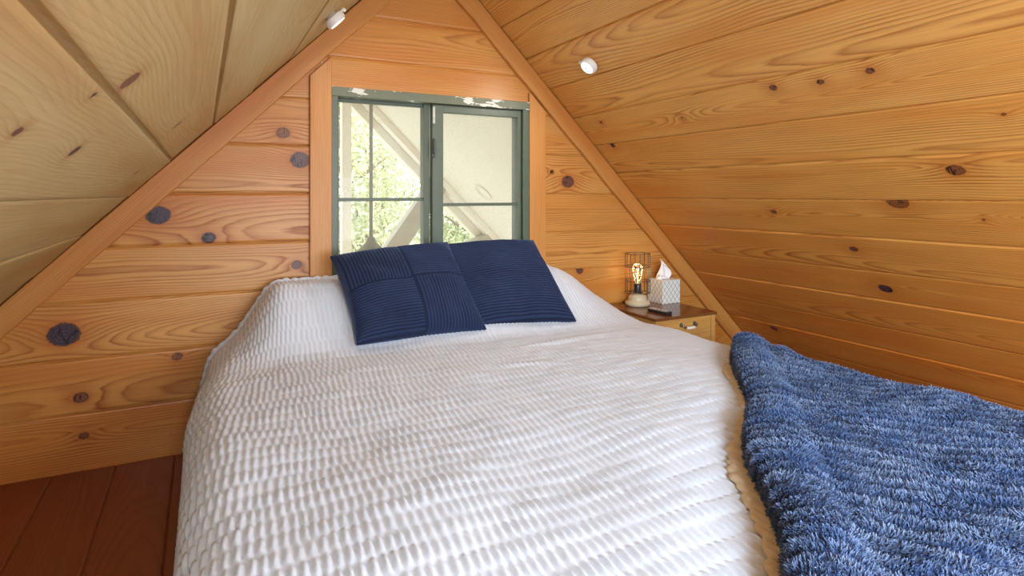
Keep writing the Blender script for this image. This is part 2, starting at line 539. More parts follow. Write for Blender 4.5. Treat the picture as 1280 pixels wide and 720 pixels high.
kn_gable = [(0.282, 1.192, .021, .1), (0.345, 1.087, .03, .6), (-0.141, .875, .032, 1), (0.021, .788, .02, .9), (0.333, .67, .017, .5),
            (-0.417, .474, .038, 1), (-0.37, .253, .018, .2), (-0.361, .12, .012, .1), (-0.081, .358, .014, .1),
            (1.607, 1.013, .028, .5), (1.515, 1.059, .010, 0), (1.678, .57, .017, .6)]
kn_right = [(-1.164, 1.299, .012, .1), (-1.326, 1.291, .010, .2), (-1.48, 1.296, .011, .1), (-.156, 1.186, .013, 1), (-.205, 1.288, .008, .2),
            (-.702, 1.255, .007, 0), (-1.559, 1.021, .020, .1), (-1.34, .924, .028, 0), (-.824, .878, .012, .2), (-1.077, .743, .014, .5),
            (-1.099, .581, .022, .9), (-.309, .236, .018, .6), (-1.731, 1.152, .006, 0), (-1.562, .873, .006, 0)]
kn_right = [(a, b / SQ, c, d) for a, b, c, d in kn_right]
kn_left = [(-1.606, 1.094, .015, .4), (-1.465, 1.013, .011, .6), (-.82, 1.121, .012, .3), (-.555, 1.012, .009, .4), (-1.683, 1.064, .006, 1),
           (-1.759, 1.013, .008, .5), (-2.03, 1.0, .02, .8)]
kn_left = [(a, b / SQ, c, d) for a, b, c, d in kn_left]

# gable wall
seams = [-0.006, 0.198, 0.384, 0.578, 0.764, 0.954, 1.144, 1.332, 1.513, 1.697, 1.885, 2.058]
rows = []
tints = [.30, .42, .55, .62, .50, .58, .60, .55, .5, .45, .40]
for i in range(len(seams) - 1):
    a, b = seams[i], seams[i + 1]
    JL, JR = .43, 1.42      # joints hidden behind the casings
    left = lambda z: zl(z) - .025
    right = lambda z: max(zr(z) + .025, JR + .001)
    if b <= .385 or a >= 1.51:
        pieces = [(a, left, lambda z: zr(z) + .025)]
    elif b <= 1.34:
        pieces = [(a, left, JL), (a, JR, right)]
    else:
        pieces = [(a, left, JL), (a, JR, right), (WZ1 - .006, JL, JR)]
    for a0, s0, s1 in pieces:
        d = dict(t0=a0, t1=b, s0=s0, s1=s1, tint=tints[i] + random.uniform(-.06, .06), n=random.uniform(-.0012, .0012))
        if i == 0: d['h'] = 0.015
        rows.append(d)
o = boards('wall_gable', M['gable'], pos_gable, rows, kn_gable, 5, 0.012)
struct(o, 'gable end wall of horizontal knotty cedar boards around the window', 'wall')

def rel(z): return (z + 0.95) / SQ
rs = [-.04] + [rel(z) for z in (-.8235, -.690, -.5654, -.4256, -.2975, -.161, -.0205, .1106, .245, .373, .508, .639, .772, .905, 1.038)] + [RZ / SQ]
rt = [.08, .12, .18, .22, .28, .34, .42, .48, .56, .62, .68, .72, .74, .66, .6, .5]
rows = [dict(t0=a, t1=b, s0=YB, s1=0.10, tint=rt[i], n=(.002 if i % 2 else -.001), e=.009, g=.0028, g1=.0014) for i, (a, b) in enumerate(zip(rs, rs[1:]))]
o = boards('wall_right', M['right'], pos_right, rows, kn_right, 21, 0.014)
struct(o, 'sloping cedar boarded roof wall to the right of the bed', 'wall')

ls = [-.04] + [rel(z) for z in (-.815, -.68, -.545, -.41, -.275, -.140, -.0085, .1257, .2616, .395, .53, .665, .80, .935)] + [RZ / SQ]
rows = []
for i, (a, b) in enumerate(zip(ls, ls[1:])):
    g = .0012; g1 = .0012; e = .006
    if abs(b - rel(.1257)) < 1e-6: g1 = .0045
    if abs(a - rel(.1257)) < 1e-6: g = .0035
    if abs(b - rel(.2616)) < 1e-6: g1 = .004
    if abs(a - rel(.2616)) < 1e-6: g = .003
    rows.append(dict(t0=a, t1=b, s0=YB, s1=0.10, g=g, g1=g1, e=.009, n=(.0025 if i % 2 else 0), tint=.5 + random.uniform(-.12, .12), h=0.02 if i in (7, 8) else 0.05))
o = boards('wall_left', M['left'], pos_left, rows, kn_left, 33, 0.012)
struct(o, 'pale sloping cedar boarded roof wall at upper left', 'wall')

fl = list(np.arange(-1.175, 2.96, 0.18) ); off = -.0875 - fl[6]
fl = [-1.26] + [x + off for x in fl if -1.15 < x + off < 2.9] + [3.04]
rows = [dict(t0=a, t1=b, s0=YB - .02, s1=0.02, g=.0012, e=.004, tint=random.uniform(.35, .7)) for a, b in zip(fl, fl[1:])]
o = boards('floor', M['floor'], pos_floor, rows, [(-.30, -.15, .01, .4)], 44, 0.03)
struct(o, 'dark red brown floorboards at lower left', 'floor')

# back gable behind the viewer, with a wide glazed opening
BX0, BX1, BZ0, BZ1 = 0.55, 1.75, 0.25, 1.15
rows = []
bs = [0.0, .25, .43, .61, .79, .97, 1.15, 1.33, 1.51, 1.69, 1.87, 2.058]
for a, b in zip(bs, bs[1:]):
    segs = [(lambda z: zl(z) - .025, BX0), (BX1, lambda z: max(zr(z) + .025, BX1 + .001))] if BZ0 < (a + b) / 2 < BZ1 else [(lambda z: zl(z) - .025, lambda z: zr(z) + .025)]
    for s0, s1 in segs:
        rows.append(dict(t0=a, t1=b, s0=s0, s1=s1, tint=.5))
o = boards('wall_back', M['gable'], pos_back, rows, [], 51, 0.03)
struct(o, 'cedar boarded gable behind the viewer with an open window', 'wall')

# rake boards against the gable (each along its own length, local x = length)
def rake(name, p0, p1, inward, width, depth, label, seed):
    """p0->p1 lies on the roof line in the gable plane; inward: unit vector away from the roof"""
    p0, p1 = Vector(p0), Vector(p1)
    d = (p1 - p0); Ln = d.length; d.normalize()
    inn = Vector(inward)
    n = Vector((0, -1, 0))
    bm = bmesh.new()
    m = 90
    rr = np.random.default_rng(seed); ph = rr.random(2) * 50
    ring = []
    for i in range(m + 1):
        x = Ln * i / m
        wob = 0.005 * (float(vnoise(x * 6 + ph[0], 1)) - .5) + 0.003 * (float(vnoise(x * 25 + ph[1], 3)) - .5)
        b = .003
        sec = [(0.004, 0), (0.004, depth - b), (0.004 + b, depth), (width + wob - b, depth), (width + wob, depth - b), (width + wob, 0)]
        ring.append([bm.verts.new((x, a, c)) for a, c in sec])
    for A, B in zip(ring, ring[1:]):
        for k in range(6):
            bm.faces.new((A[k], A[(k + 1) % 6], B[(k + 1) % 6], B[k]))
    bm.faces.new(ring[0]); bm.faces.new(ring[-1][::-1])
    bmesh.ops.recalc_face_normals(bm, faces=bm.faces)
    o = obj(name, bm, M['trim'])
    mw = Matrix((( d.x, inn.x, n.x, p0.x), (d.y, inn.y, n.y, p0.y), (d.z, inn.z, n.z, p0.z), (0, 0, 0, 1)))
    o.matrix_world = mw
    struct(o, label, 'trim')
    return o
rake('trim_1', (-1.175 + .012, 0, 0.012), (RX - .0, 0, RZ - .0), (SQ, 0, -SQ), .083, .026, 'sloping cedar rake board along the left roof line', 1)
rake('trim_2', (2.95 - .012, 0, 0.012), (RX + .002, 0, RZ - .002), (-SQ, 0, -SQ), .083, .026, 'sloping cedar rake board along the right roof line', 2)

# casings beside the window, tops cut under the rake boards
def casing(name, x0, x1, left, label):
    cut = .09 / SQ + .004
    za = lambda x: (x + 1.175 - cut) if left else (2.95 - x - cut)
    out = [(x0, -.001, .40), (x1, -.001, .40), (x1, -.001, min(za(x1), 1.62)), (x0, -.001, min(za(x0), 1.62))]
    bm = prism(out, (0, -.018, 0))
    bmesh.ops.bevel(bm, geom=list(bm.edges), offset=.002, segments=1, affect='EDGES')
    return struct(obj(name, bm, M['casing']), label, 'trim')
casing('trim_3', .381, .4655, True, 'upright cedar casing at the left side of the window')
casing('trim_4', 1.3815, 1.4695, False, 'upright cedar casing at the right side of the window')

# ------------------------------------------------------------------ window
win = bpy.data.objects.new('window_1', None); C.objects.link(win)
win.location = ((WX0 + WX1) / 2, 0, WZ0)
struct(win, 'green framed two light window with peeling paint above the bed', 'window')
def wpart(name, bm, mat, parent=win):
    bmesh.ops.translate(bm, vec=-Vector(win.location), verts=bm.verts)
    return obj(name, bm, mat, parent)
bm = bmesh.new()
add_box(bm, ((WX0 + .013), .045, (WZ0 + WZ1) / 2), (.026, .12, WZ1 - WZ0), .002)
add_box(bm, ((WX1 - .0165), .045, (WZ0 + WZ1) / 2), (.033, .12, WZ1 - WZ0), .002)
add_box(bm, ((WX0 + WX1) / 2, .045, .443), (WX1 - WX0, .12, .122), .002)
wpart('frame', bm, M['paint'])
bm = bmesh.new()
add_box(bm, ((WX0 + WX1) / 2, .043, WZ1 - .019), (WX1 - WX0, .126, .038), .002)
o = wpart('head_rail', bm, M['peel']); o['label'] = 'head rail with white patches of peeling paint'
# left fixed light, set back
bm = bmesh.new()
y = .055
add_box(bm, (.498, y, (.50 + 1.35) / 2), (.014, .03, .85), .002)
add_box(bm, (.885, y, (.50 + 1.35) / 2), (.028, .05, .85), .002)
add_box(bm, (.688, y, 1.344), (.368, .028, .014), .002)
add_box(bm, (.69, y, .51), (.40, .03, .03), .002)
sl = wpart('sash', bm, M['paint'])
def sub(name, bm, mat, parent):
    bmesh.ops.translate(bm, vec=-Vector(win.location), verts=bm.verts)
    return obj(name, bm, mat, parent)
sub('muntin', bx(.50, .876, y - .012, y + .006, .921, .935, .002), M['paint'], sl)
sub('pane', bx(.497, .876, y + .008, y + .012, .515, 1.345), M['glass'], sl)
# right opening light, nearer
bm = bmesh.new()
y = .022
z0, z1 = .50, 1.349
add_box(bm, (.928, y, (z0 + z1) / 2), (.052, .036, z1 - z0), .003)
add_box(bm, (1.3385, y, (z0 + z1) / 2), (.017, .036, z1 - z0), .003)
add_box(bm, (1.142, y, 1.332), (.378, .033, .034), .002)
add_box(bm, (1.142, y, .52), (.378, .033, .04), .002)
sr = wpart('sash', bm, M['paint'])
sub('muntin', bx(.954, 1.331, y - .008, y + .010, .897, .911, .002), M['paint'], sr)
sub('pane', bx(.953, 1.331, y + .012, y + .016, .53, 1.318), M['glass'], sr)
bm = bmesh.new()
add_box(bm, (.905, .0, 1.155), (.016, .008, .085), .003)
add_box(bm, (.905, -.010, 1.16), (.010, .014, .06), .003)
wpart('latch', bm, simple('dark_latch', (0.05, 0.06, 0.045), 0.5))['label'] = 'dark metal latch'
bm = bmesh.new()
add_box(bm, (.908, .002, 1.30), (.011, .008, .075), .002)
o = wpart('hinge_plate', bm, simple('worn_plate', (0.55, 0.54, 0.46), 0.5, var=.3, scale=60)); o['label'] = 'worn pale metal plate'

# ------------------------------------------------------------------ bed
TOP = 0.408
XL, XR, RR = 0.065, 1.662, 0.10
def bump_head(x, y):
    return 0.212 * sstep(0.0, 0.27, x) * sstep(1.80, 1.40, x) * sstep(-0.50, -0.13, y) * (1 - 0.10 * sstep(-0.06, 0.0, y))
YF = -2.02
def surf(a, y):
    """unrolled duvet coordinates -> 3D"""
    a = np.asarray(a, float); y = np.asarray(y, float)
    q = PI * RR / 2
    def roll(d):
        d = np.maximum(d, 0)
        ang = np.minimum(d, q) / RR
        rest = np.maximum(d - q, 0)
        return RR * np.sin(ang) + rest * 0.06, RR * (1 - np.cos(ang)) + rest
    lo, ld = roll(XL - a); ro, rd = roll(a - XR); fo, fd = roll(YF - y)
    x = np.where(a < XL, XL - lo, np.where(a > XR, XR + ro, a))
    yy = np.where(y < YF, YF - fo, y)
    z = TOP - ld - rd - fd + bump_head(x, yy)
    # soft loft of the filling
    z = z + 0.010 * (vnoise(x * 3.1 + 4, yy * 2.7 + 8) - .5) * 2 * (ld + rd < 0.05)
    x = x + 0.06 * sstep(-0.75, -0.1, yy) * sstep(0.0, 0.40, z) * sstep(0.30, 0.0, a)
    z = np.maximum(z, 0.012 + 0.01 * (vnoise(x * 9, yy * 9)))
    return st(x, yy, z)

def grid_normals(P):
    du = np.gradient(P, axis=1); dv = np.gradient(P, axis=0)
    n = np.cross(du, dv)
    n /= np.maximum(np.linalg.norm(n, axis=-1, keepdims=True), 1e-9)
    return n

def grid_faces(r, c):
    idx = np.arange(r * c).reshape(r, c)
    return np.stack([idx[:-1, :-1], idx[:-1, 1:], idx[1:, 1:], idx[1:, :-1]], -1).reshape(-1, 4)

bed = thing('bed', 'low wide bed under the white duvet below the window', 'bed', (0.86, -1.05, 0))
def bpart(name, bm, mat):
    bmesh.ops.translate(bm, vec=-Vector(bed.location), verts=bm.verts)
    return obj(name, bm, mat, bed)
bpart('mattress', bx(.07, 1.65, -1.98, -.04, .17, .345, .04), M['mattress'])
bpart('base', bx(.08, 1.64, -1.97, -.05, .0, .168, .01), M['oak'])

# duvet
va = np.concatenate([np.arange(-.40, XR + .12, .0036), np.arange(XR + .12, XR + .45, .008)])
vb = np.concatenate([np.arange(-.035, -2.16, -.0062), np.arange(-2.16, -2.42, -.012)])
Aa, Bb = np.meshgrid(va, vb)
P = surf(Aa, Bb)
Nn = grid_normals(P)
if Nn[40, 300, 2] < 0: Nn = -Nn
def pucker(a, y):
    yy = y + 0.010 * (vnoise(a * 2.2, y * 1.5) - .5) * 2 + .03 * a * 0.3
    py = 0.049
    row = np.floor(yy / py); fy = yy / py - row
    w = 0.0168
    ph = a / w + 0.5 * (row % 2) + 0.9 * (vnoise(a * 7 + row * 3.7, row * 1.31) - .5) + 0.35 * (vnoise(a * 30, row * 2.7 + 5) - .5)
    amp = 0.6 + 0.55 * vnoise(a * 16 + row * 9.1, row * 5.3 + 2)
    body = 0.38 + 0.62 * np.sin(PI * fy) ** 0.45
    c = 0.5 + 0.5 * np.cos(2 * PI * (ph + 0.08 * np.sin(2 * PI * fy)))
    return body * (0.06 + 0.94 * amp * c ** 0.9)
flatten = 1 - 0.45 * sstep(1.15, 1.6, Aa)
fade = 0.75 + 0.25 * sstep(-0.2, -0.9, Bb)
disp = 0.0078 * pucker(Aa, Bb) * flatten * fade
disp += 0.006 * (vnoise(Aa * 7 + 3, Bb * 6) - .5) + 0.003 * (vnoise(Aa * 22, Bb * 20) - .5)
# a few soft creases
for (cx, cy, ang, ln, wd, amp) in ((1.28, -1.42, .35, .22, .016, .010), (.92, -.83, -.3, .12, .016, .005), (1.2, -.62, .1, .2, .02, .006)):
    ux = (Aa - cx) * math.cos(ang) + (Bb - cy) * math.sin(ang); uy = -(Aa - cx) * math.sin(ang) + (Bb - cy) * math.cos(ang)
    disp += amp * np.exp(-(ux / ln) ** 4) * np.exp(-(uy / wd) ** 2)
P = P + Nn * disp[..., None]
P[..., 2] = np.maximum(P[..., 2], 0.008)
duvet = np_mesh('duvet', P.reshape(-1, 3), grid_faces(*Aa.shape), M['duvet'], None, True)
tag(duvet, 'white puckered seersucker duvet spread over the bed', 'duvet')
# rolled hem along the head end and down the left side
bm = bmesh.new()
hp = []
for a in np.arange(-.385, XR + .3, .006):
    p = surf(np.array([a]), np.array([-.038]))[0]
    k = .002 * math.sin(a * 160) + .004 * (float(vnoise(a * 40, 2)) - .5)
    hp.append((p[0], p[1] - .004 + k * .5, p[2] + .004 + k))
rad = [.011 + .0018 * math.sin(i * 1.3) for i in range(len(hp))]
add_tube(bm, hp, rad, 10)
obj('hem', bm, M['duvet'], duvet, True)

# ------------------------------------------------------------------ cushions
def cushion(name, BL, BR, TL, TR, T, quad, label, rotated=0):
    n = 190
    u = np.linspace(-1, 1, n); U, W = np.meshgrid(u, u)
    BL, BR, TL, TR = (np.array(p, float) for p in (BL, BR, TL, TR))
    cen = (BL + BR + TL + TR) / 4
    ex = (BR + TR - BL - TL) / 4; ey = (TL + TR - BL - BR) / 4
    nz = np.cross(ex, ey); nz /= np.linalg.norm(nz)
    Uc = U * (1 - .06 * (1 - W * W) * np.abs(U) ** 3); Wc = W * (1 - .06 * (1 - U * U) * np.abs(W) ** 3)
    fu = ((Uc + 1) / 2)[..., None]; fw = ((Wc + 1) / 2)[..., None]
    mid = (BL * (1 - fu) + BR * fu) * (1 - fw) + (TL * (1 - fu) + TR * fu) * fw
    prof = np.maximum((1 - U ** 2) * (1 - W ** 2), 0)
    th = T * prof ** 0.42 + 0.004
    half = np.linalg.norm(ex)
    pitch = 0.0128
    if quad:
        vert = ((U < 0) & (W > 0)) | ((U > 0) & (W < 0))
    else:
        vert = np.zeros(U.shape, bool)
    co = np.where(vert, U, W) * half
    rib = np.abs(np.cos(PI * co / pitch)) ** 0.7
    if quad:
        seam = np.minimum(np.abs(U), np.abs(W)) * half
        rib = rib * np.clip(seam / .004, 0.15, 1)
        th = th - .003 * np.exp(-(seam / .008) ** 2) * prof
    edge = np.clip(prof * 6, 0, 1)
    wr = .012 * (vnoise(U * 2.2 + cen[0] * 9, W * 2.2 + 4) - .5) + .007 * (vnoise(U * 5 + 7, W * 5 + cen[0] * 5) - .5)
    front = mid + nz * (th + rib * .0062 * edge + wr * edge)[..., None]
    back = mid - nz * (th * .85)[..., None]
    V = np.concatenate([front.reshape(-1, 3), back.reshape(-1, 3)])
    F1 = grid_faces(n, n); F2 = F1[:, ::-1] + n * n
    idx = np.arange(n * n).reshape(n, n)
    loop = np.concatenate([idx[0, :-1], idx[:-1, -1], idx[-1, :0:-1], idx[:0:-1, 0]])
    nx = np.roll(loop, -1)
    F3 = np.stack([loop, loop + n * n, nx + n * n, nx], -1)
    o = np_mesh(name, V, np.concatenate([F1, F2, F3]), M['cord'], None, True, {'rib': np.concatenate([rib.ravel(), rib.ravel()])})
    return tag(o, label, 'cushion', 'navy corduroy cushions on the bed')
cushion('cushion', (.462, -.47, .442), (.965, -.425, .432), (.432, -.16, .712), (.925, -.118, .745), .084, True,
        'navy corduroy cushion with four patches of crossed ribs, left of two')
cushion('cushion', (.885, -.385, .425), (1.365, -.44, .428), (.875, -.065, .728), (1.345, -.115, .738), .086, False,
        'navy cushion with only level ribs, behind and right of the patched cushion')

# ------------------------------------------------------------------ plush throw across the foot corner
E0 = np.array([1.775, -.865]); ED = np.array([-SQ, -SQ]); RD = np.array([SQ, -SQ])
def throw_pos(l, m):
    wav = .012 * np.sin(l * 9 + 1) + .010 * (vnoise(l * 7, m * 0 + 3) - .5)
    a = E0[0] + ED[0] * l + RD[0] * (m + wav * np.exp(-m / .1)); b = E0[1] + ED[1] * l + RD[1] * (m + wav * np.exp(-m / .1))
    return surf(a, b), a, b
lv = np.arange(-.16, 1.95, .0065); mv = np.concatenate([np.arange(0, .26, .006), np.arange(.26, 1.30, .010)])
Lg, Mg = np.meshgrid(lv, mv)
P0, a_, b_ = throw_pos(Lg, Mg)
N0 = grid_normals(P0)
if N0[20, 150, 2] < 0: N0 = -N0
PIT = .043
lw = Lg + .006 * (vnoise(Mg * 5, Lg * 3) - .5) * 2 + .004 * (vnoise(Mg * 22, Lg * 9) - .5)
ribt = np.abs(np.cos(PI * lw / PIT)) ** 0.7
ridge = .028 * np.sqrt(np.clip(1 - ((Mg - .055) / .055) ** 2, 0, 1))
ridge = np.where(Mg > .055, np.maximum(ridge, .017 * sstep(.13, .09, Mg)), ridge)
fold2 = .022 * np.exp(-((Mg - .15) / .035) ** 2) * sstep(.75, .1, Lg)
h = .010 + .022 * ribt + ridge + fold2 + .014 * (vnoise(Mg * 6 + 2, Lg * 6) - .5) + .012 * (vnoise(Mg * 15, Lg * 13 + 3) - .5)
h = np.where(Mg < .004, .006, h)
PT = P0 + N0 * h[..., None]
ok = (a_ < XR + .36) & (b_ > YF - .40)
fc = grid_faces(*Lg.shape)
fc = fc[ok.ravel()[fc].all(1)]
NT_ = grid_normals(PT)
if NT_[20, 150, 2] < 0: NT_ = -NT_
# pile: short bent tufts
Vb = PT.reshape(-1, 3); Nb = NT_.reshape(-1, 3); Rb = ribt.ravel()
cdens = 300000
vis = fc[(a_.ravel()[fc[:, 0]] < XR + .25) & (b_.ravel()[fc[:, 0]] > YF - .2)]
areas = np.linalg.norm(np.cross(Vb[vis[:, 1]] - Vb[vis[:, 0]], Vb[vis[:, 3]] - Vb[vis[:, 0]]), axis=1)
pick = rng.choice(len(vis), cdens, p=areas / areas.sum())
q = vis[pick]; fu = rng.random((cdens, 1)); fv = rng.random((cdens, 1))
bil = lambda D: (D[q[:, 0]] * (1 - fu) + D[q[:, 1]] * fu) * (1 - fv) + (D[q[:, 3]] * (1 - fu) + D[q[:, 2]] * fu) * fv
base = bil(Vb); nb = bil(Nb)
rbv = bil(Rb[:, None])[:, 0]
# each tuft leans out of its rib and in loosely combed patches
lpar = bil(lw.ravel()[:, None])[:, 0]
side = -np.sign(np.sin(2 * PI * lpar / PIT))
comb = vnoise(base[:, 0] * 9, base[:, 1] * 9) * 2 * PI * 1.5
ed3 = np.array([ED[0], ED[1], 0.0]); rd3 = np.array([RD[0], RD[1], 0.0])
lean = (side * (1 - rbv) * 0.5)[:, None] * ed3 + (np.cos(comb)[:, None] * ed3 + np.sin(comb)[:, None] * rd3) * .30 + rng.normal(0, .22, (cdens, 3))
dirv = nb * .8 + lean; dirv /= np.linalg.norm(dirv, axis=1, keepdims=True)
ln = (.0055 + .0050 * rng.random((cdens, 1))) * (.35 + .75 * rbv[:, None])
sd = np.cross(dirv, rng.normal(0, 1, (cdens, 3))); sd /= np.linalg.norm(sd, axis=1, keepdims=True)
wd = .0010 + .0006 * rng.random((cdens, 1))
midp = base + dirv * ln * .55
tip = base + dirv * ln * .95 + lean * ln * .45
BV = np.stack([base - nb * .002 - sd * wd, base - nb * .002 + sd * wd, midp + sd * wd * .9, midp - sd * wd * .9, tip + sd * wd * .25, tip - sd * wd * .25], 1).reshape(-1, 3)
k0 = np.arange(cdens)[:, None] * 6 + len(Vb)
BF = np.concatenate([k0 + np.array([0, 1, 2, 3]), k0 + np.array([3, 2, 4, 5])])
rn = rng.random(cdens)
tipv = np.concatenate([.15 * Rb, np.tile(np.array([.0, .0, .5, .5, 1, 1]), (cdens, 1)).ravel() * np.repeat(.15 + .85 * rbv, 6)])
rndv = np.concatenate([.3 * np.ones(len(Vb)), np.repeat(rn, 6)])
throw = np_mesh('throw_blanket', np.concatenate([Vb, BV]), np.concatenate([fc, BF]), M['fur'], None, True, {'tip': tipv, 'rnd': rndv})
tag(throw, 'fluffy blue ribbed plush throw laid across the foot corner of the bed', 'blanket')
# tan strip along the folded edge: warm contact shade on the duvet, built as mesh
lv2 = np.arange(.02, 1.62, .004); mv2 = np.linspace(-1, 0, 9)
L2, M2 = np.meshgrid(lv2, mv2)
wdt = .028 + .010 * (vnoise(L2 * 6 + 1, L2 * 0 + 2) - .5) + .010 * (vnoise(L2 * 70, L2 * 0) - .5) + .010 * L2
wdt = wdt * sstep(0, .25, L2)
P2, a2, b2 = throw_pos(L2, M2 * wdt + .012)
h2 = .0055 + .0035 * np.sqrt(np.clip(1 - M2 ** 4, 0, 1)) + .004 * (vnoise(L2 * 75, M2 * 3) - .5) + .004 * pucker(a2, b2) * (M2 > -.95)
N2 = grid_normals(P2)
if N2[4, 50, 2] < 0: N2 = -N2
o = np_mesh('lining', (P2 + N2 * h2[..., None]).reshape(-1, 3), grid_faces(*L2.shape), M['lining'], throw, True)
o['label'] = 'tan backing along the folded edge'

# ------------------------------------------------------------------ nightstand
NX0, NX1, NY0, NY1, NZ = 1.822, 2.203, -.400, -.012, .386
ns = thing('nightstand', 'small glossy brown wooden nightstand between the bed and the sloping wall', 'nightstand', ((NX0 + NX1) / 2, (NY0 + NY1) / 2, 0))
def npart(name, bm, mat, parent=ns, smooth=False):
    bmesh.ops.translate(bm, vec=-Vector(ns.location), verts=bm.verts)
    return obj(name, bm, mat, parent, smooth)
npart('top', bx(NX0, NX1, NY0, NY1, NZ - .014, NZ, .004), M['oak_top'])
bm = bmesh.new()
add_box(bm, (NX0 + .018, (NY0 + NY1) / 2, .245), (.014, NY1 - NY0 - .05, .254))
add_box(bm, (NX1 - .018, (NY0 + NY1) / 2, .245), (.014, NY1 - NY0 - .05, .254))
add_box(bm, ((NX0 + NX1) / 2, NY1 - .02, .245), (NX1 - NX0 - .05, .012, .254))
add_box(bm, ((NX0 + NX1) / 2, (NY0 + NY1) / 2, .125), (NX1 - NX0 - .05, NY1 - NY0 - .05, .014))
npart('carcass', bm, M['oak'])
bm = bmesh.new()
add_box(bm, ((NX0 + NX1) / 2, NY0 + .02, NZ - .0195), (NX1 - NX0 - .06, .018, .011), .002)
add_box(bm, ((NX0 + NX1) / 2, NY0 + .02, .215), (NX1 - NX0 - .06, .018, .014), .002)
add_box(bm, ((NX0 + NX1) / 2, NY0 + .02, .125), (NX1 - NX0 - .06, .018, .018), .002)
npart('front_rail', bm, M['oak'])
for sx in (NX0 + .019, NX1 - .019):
    for sy in (NY0 + .02, NY1 - .02):
        npart('leg', bx(sx - .013, sx + .013, sy - .013, sy + .013, 0, NZ - .0145, .003), M['oak'])
def drawer(z0, z1):
    d = npart('drawer', bx(NX0 + .034, NX1 - .034, NY0 + .008, NY0 + .026, z0, z1, .004), M['oak'])
    zc = z1 - .023; xc = (NX0 + NX1) / 2 + .008
    bm = bmesh.new()
    for s in (-1, 1):
        add_lathe(bm, [(0, -.004), (.010, -.004), (.010, 0), (.006, .004), (.005, .018), (0, .02)], 14)
        vs = [v for v in bm.verts if not v.tag]
        bmesh.ops.rotate(bm, cent=(0, 0, 0), matrix=Matrix.Rotation(PI / 2, 3, 'X'), verts=vs)
        bmesh.ops.translate(bm, vec=(xc + s * .042, NY0 + .006, zc), verts=vs)
        for v in vs: v.tag = True
    add_tube(bm, [(xc + .045 * math.cos(a), NY0 - .010 - .004 * math.sin(a), zc - .012 * math.sin(a)) for a in np.linspace(0, PI, 14)], .0035, 8)
    hd = npart('handle', bm, M['pewter'], d, True)
    bm = bmesh.new()
    add_tube(bm, [(xc + x, NY0 - .0145, zc - .0125) for x in np.linspace(-.027, .027, 9)], [.005, .0066, .0075, .0066, .0064, .0066, .0075, .0066, .005], 12)
    g = npart('grip', bm, M['china'], d, True); g['label'] = 'white china grip'
drawer(.2245, .365)
drawer(.1365, .206)

# ------------------------------------------------------------------ lamp
LX, LY = 1.962, -.100
lamp = thing('table_lamp', 'caged filament table lamp on a turned pale base on the nightstand', 'lamp', (LX, LY, NZ))
bm = bmesh.new()
add_lathe(bm, [(0, 0), (.054, 0), (.061, .006), (.063, .014), (.061, .021), (.050, .027), (.046, .033), (.047, .040), (.045, .048), (.038, .054), (.036, .060), (.030, .064), (0, .064)], 40)
obj('base', bm, M['stone'], lamp, True)
bm = bmesh.new()
add_lathe(bm, [(0, .064), (.024, .064), (.024, .068), (.0175, .070), (.0185, .078), (.0185, .108), (.016, .113), (0, .113)], 24)
obj('socket', bm, M['socket'], lamp, True)
bm = bmesh.new()
add_lathe(bm, [(.012, .112), (.015, .122), (.019, .140), (.0235, .160), (.027, .178), (.028, .190), (.0265, .201), (.021, .210), (.012, .2145), (0, .216)], 28)
bulb = obj('bulb', bm, M['bulb'], lamp, True)
bm = bmesh.new()
for i in range(26):
    f = (i + .5) / 26; zz = .124 + .083 * f; a = i * 2.399
    r = np.interp(zz, [.112, .140, .178, .190, .21], [.011, .0165, .0245, .025, .016])
    bmesh.ops.create_icosphere(bm, subdivisions=1, radius=.0016 + .0008 * random.random(), matrix=Matrix.Translation((r * math.cos(a), r * math.sin(a), zz)))
add_tube(bm, [(0.002 * math.sin(k), .002 * math.cos(k), .115 + k * .006) for k in range(13)], .0024, 6)
obj('light_string', bm, M['led'], bulb)
bm = bmesh.new()
CR = .0625
for zz in (.066, .128, .199, .264):
    add_tube(bm, [(CR * math.cos(a), CR * math.sin(a), zz) for a in np.linspace(0, 2 * PI, 41)[:-1]], .0021, 6, True)
for k in range(8):
    a = k * PI / 4 + .3
    add_tube(bm, [(CR * math.cos(a), CR * math.sin(a), zz) for zz in (.066, .16, .264)], .0019, 6)
for k in range(4):
    a = k * PI / 2 + .3
    add_tube(bm, [(.024 * math.cos(a), .024 * math.sin(a), .0665), (CR * math.cos(a), CR * math.sin(a), .0665)], .0014, 6)
obj('wire_cage', bm, M['wire'], lamp, True)

# ------------------------------------------------------------------ tissue box
tb = thing('tissue_box', 'cube tissue box with grey lattice print beside the lamp', 'tissue box', (2.155, -.076, NZ))
s = .059; hh = .121
bm = bmesh.new()
add_box(bm, (0, 0, hh / 2), (2 * s, 2 * s, hh), .0015, None, 1)
uvl = bm.loops.layers.uv.new('UVMap')
for f in bm.faces:
    for lp in f.loops:
        c = lp.vert.co
        u = c.x if abs(f.normal.y) > .5 else c.y
        lp[uvl].uv = ((u + s) / (2 * s), c.z / hh)
for f in bm.faces: f.normal_update()
for f in bm.faces:
    for lp in f.loops:
        c = lp.vert.co
        u = c.x if abs(f.normal.y) > abs(f.normal.x) else c.y
        lp[uvl].uv = ((u + s) / (2 * s), c.z / hh)
obj('carton', bm, M['lattice'], tb)
bm = bmesh.new()
add_box(bm, (0, 0, hh + .0006), (2 * s - .004, 2 * s - .004, .0012))
obj('top_panel', bm, M['boxedge'], tb)
